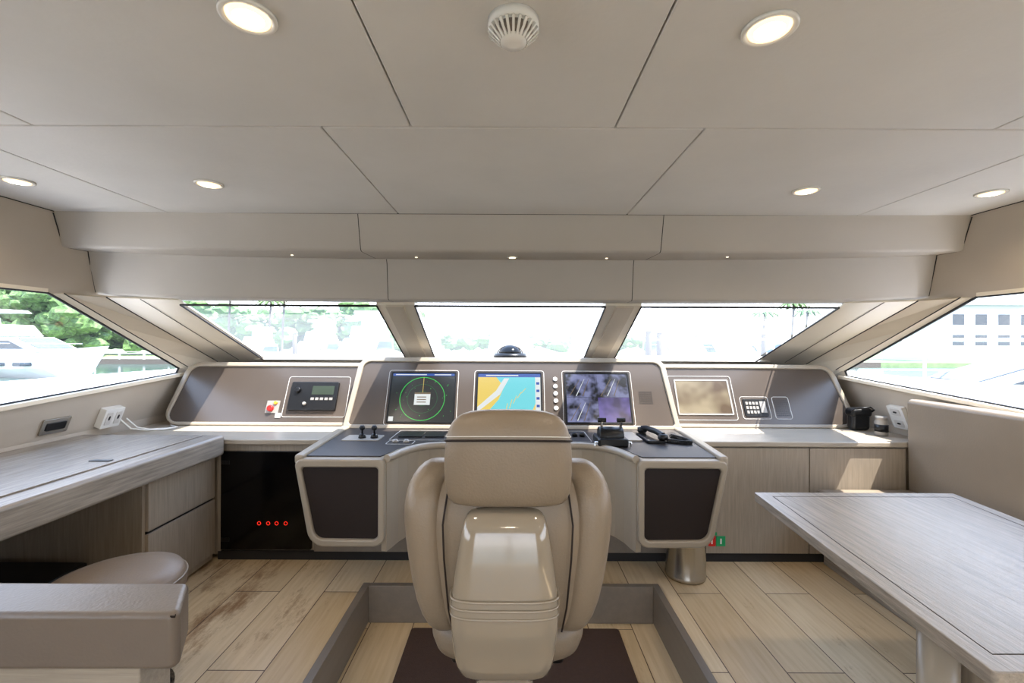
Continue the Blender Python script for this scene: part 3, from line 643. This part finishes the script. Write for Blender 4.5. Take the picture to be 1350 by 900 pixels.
def yacht(x,y,L,hdg,h=1.0):
    e=empty('motor_yacht')
    n=12; vs=[];fs=[]
    for i in range(n+1):
        t=i/n; w=L*.12*(1-(t**3.2)); hh=L*.085*h*(1+.5*t*t); x_=-L/2+L*t
        for a,b in((-1,hh),(-.92,hh*.35),(-.45,-.09),(.45,-.09),(.92,hh*.35),(1,hh)):
            bowcut=(hh-b)*.7*t*t
            vs.append((x_-bowcut,a*max(w,.02),b))
    for i in range(n):
        for j in range(5): fs.append((i*6+j,(i+1)*6+j,(i+1)*6+j+1,i*6+j+1))
        fs.append((i*6,i*6+5,(i+1)*6+5,(i+1)*6))
    fs.append(tuple(range(6)))
    Mx=Matrix.Translation((x,y,-2.41))@Matrix.Rotation(hdg,4,'Z')
    mobj('hull',[Mx@Vector(v) for v in vs],fs,'gel',e,smooth=False)
    F=Fr(Mx@Vector((0,0,0)),Mx.to_3x3()@Vector((1,0,0)),(0,0,1))
    dh=L*.085*h
    a=L
    prism('cabin',[(-.42*a,dh),(.25*a,dh*1.2),(.08*a,dh*1.9),(-.36*a,dh*1.9)],F,-L*.09,L*.09,'gel',e,.05)
    prism('cabin_glass',[(-.34*a,dh*1.3),(.16*a,dh*1.35),(.07*a,dh*1.75),(-.32*a,dh*1.75)],F,-L*.092,L*.092,'tint',e)
    prism('windscreen',[(.10*a,dh*1.86),(.085*a,dh*1.84),(.20*a,dh*1.36),(.215*a,dh*1.38)],F,-L*.075,L*.075,'tint',e)
    prism('flybridge',[(-.34*a,dh*1.95),(.04*a,dh*1.95),(-.02*a,dh*2.5),(-.28*a,dh*2.3)],F,-L*.075,L*.075,'gel',e,.05)
    prism('hardtop',[(-.30*a,dh*3.1),(-.02*a,dh*3.1),(-.05*a,dh*3.25),(-.28*a,dh*3.25)],F,-L*.07,L*.07,'gel',e,.05)
    prism('arch',[(-.26*a,dh*2.3),(-.20*a,dh*2.3),(-.22*a,dh*3.1),(-.26*a,dh*3.1)],F,-L*.07,L*.07,'gel',e)
    pts=[F.p(L*(-.1+.055*i),dh*1.35+dh*.25,(L*.11*(1-max(0,(.4+.055*i))**3.2))) for i in range(10)]
    tube('rail',pts,.04,'chrome',e)
    for i in range(3): prism('porthole_%d'%i,rpoly(rect(L*(-.1+i*.12),L*(-.06+i*.12),dh*.55,dh*.72),L*.005),F,-L*.122,L*.122,'tint',e)
    return e
yacht(-52,48,22,math.radians(-8),1.15); yacht(-24,56,18,math.radians(-80),1.3); yacht(-15.5,48,19,math.radians(-85),1.35); yacht(-8.5,43,16,math.radians(-88),1.3)
yacht(0,38,19,math.radians(-92),1.35); yacht(7.5,46,17,math.radians(-95),1.3); yacht(15,42,19,math.radians(-97),1.4)
yacht(22.5,48,19,math.radians(-98),1.3); yacht(31,56,18,math.radians(-98),1.3); yacht(-34,60,17,math.radians(-75),1.2); yacht(24,20,19,math.radians(170),1.0)
# foliage blobs from one template icosphere
bm=bmesh.new(); bmesh.ops.create_icosphere(bm,subdivisions=2,radius=1); bm.verts.ensure_lookup_table()
TV=[tuple(v.co) for v in bm.verts]; TF=[tuple(v.index for v in f.verts) for f in bm.faces]; bm.free()
def trees(name,xs,y,h0,h1,n,depth=12,per=12,rs=(.6,1.9)):
    vs=[];fs=[]; U=random.uniform
    for i in range(n):
        x=xs[0]+(xs[1]-xs[0])*i/n+U(-2,2); hh=U(h0,h1)
        for k in range(per):
            r=U(*rs); c=(x+U(-3,3),y+U(-depth/2,depth/2),.2+U(0,1)*(hh-3)); sz=U(.6,1.0); b=len(vs)
            for a_,b_,c_ in TV:
                j=1+U(-.28,.28); vs.append((c[0]+a_*1.2*r*j,c[1]+b_*r*j,c[2]+c_*sz*r*j))
            fs.extend((p+b,q+b,s+b) for p,q,s in TF)
    me=bpy.data.meshes.new(name); me.from_pydata(vs,[],fs); me.update(); me.materials.append(M['leaf'])
    o=bpy.data.objects.new(name,me); S.collection.objects.link(o)
trees('tree_line',(-110,-22),100,7,12,46); trees('tree_line',(-22,66),118,3.5,6,22,per=8); trees('tree_line',(-125,-80),86,10,15.5,40,per=18)
def palm(x,y,h):
    e=empty('palm_tree'); tube('trunk',[(x,y,-1.8),(x+.2,y,h*.5-2.5),(x+.5,y,h-2.5)],.18,'pile',e)
    vs=[];fs=[]
    for k in range(13):
        a=k*2*math.pi/13; d=Vector((math.cos(a),math.sin(a),0)); s=Vector((-d.y,d.x,0)); p0=Vector((x+.5,y,h-2.5))
        b=len(vs)
        for i in range(6):
            t=i/5; c=p0+d*(2.8*t)+Vector((0,0,.9*math.sin(t*2.6)-1.3*t*t)); w=.4*math.sin(math.pi*(.12+.85*t))
            vs+= [c-s*w-Vector((0,0,w*.6)),c,c+s*w-Vector((0,0,w*.6))]
        for i in range(5): fs+=[(b+i*3,b+i*3+1,b+i*3+4,b+i*3+3),(b+i*3+1,b+i*3+2,b+i*3+5,b+i*3+4)]
    mobj('fronds',vs,fs,'leaf',e)
for x,y,h in[(-50,80,12),(-45,84,11),(-40,79,11.5),(49,80,10.5),(54,84,9.5),(45,82,9)]: palm(x,y,h)
for x,y in[(9,30),(11,34),(21,38),(-21,44),(-47,38)]:
    e=empty('dock_piling'); rev('post',[(.22,-2.5),(.2,2.2),(.05,2.6)],(x,y,0),'pile',e,n=14); rev('cap',[(.24,2.15),(.24,2.25),(.2,2.3)],(x,y,0),'gel',e,n=14)
dkk=empty('marina_dock'); box('decking',-90,60,74,75.8,-2.5,-1.7,'pile',dkk)
for i in range(37): box('post_%d'%i,-88+i*4,-87.8+i*4,74,74.2,-1.7,-.5,'gel',dkk)
box('rail_top',-88,56,74.05,74.15,-.55,-.45,'gel',dkk)
b=empty('harbour_building'); box('walls',75,115,80,92,-1.8,8.2,'bldg',b); prism('roof',[(73.5,8.2),(117,8.2),(112,10),(77,10)],XZ,-93,-79,'roof',b)
for i in range(9):
    for j in range(2):
        box('window_frame_%d_%d'%(i,j),77+i*4,79.6+i*4,79.85,80,.9+j*3.6,3.2+j*3.6,'gel',b); box('window_pane_%d_%d'%(i,j),77.3+i*4,79.3+i*4,79.8,79.86,1.1+j*3.6,3.0+j*3.6,'tint',b)
box('shore_ground',-200,200,76,200,-2.5,-1.8,'grass')
# ---------------- LIGHT
w=bpy.data.worlds.new('world'); S.world=w; w.use_nodes=True; nt=w.node_tree; bg=nt.nodes['Background']
tc=nt.nodes.new('ShaderNodeTexCoord'); sp=nt.nodes.new('ShaderNodeSeparateXYZ'); r=nt.nodes.new('ShaderNodeValToRGB')
nt.links.new(tc.outputs['Generated'],sp.inputs[0]); nt.links.new(sp.outputs['Z'],r.inputs['Fac']); nt.links.new(r.outputs['Color'],bg.inputs['Color'])
r.color_ramp.elements[0].color=(.93,.96,1,1); r.color_ramp.elements[1].color=(.42,.62,1,1); r.color_ramp.elements[1].position=.7
bg.inputs['Strength'].default_value=5.2
sl=bpy.data.lights.new('sun','SUN'); sl.energy=18; sl.angle=math.radians(.6); sl.color=(1,.96,.90)
so=bpy.data.objects.new('sun',sl); S.collection.objects.link(so); so.rotation_euler=Vector((-.38,.18,-1)).to_track_quat('-Z','Y').to_euler()
S.view_settings.view_transform='Standard'
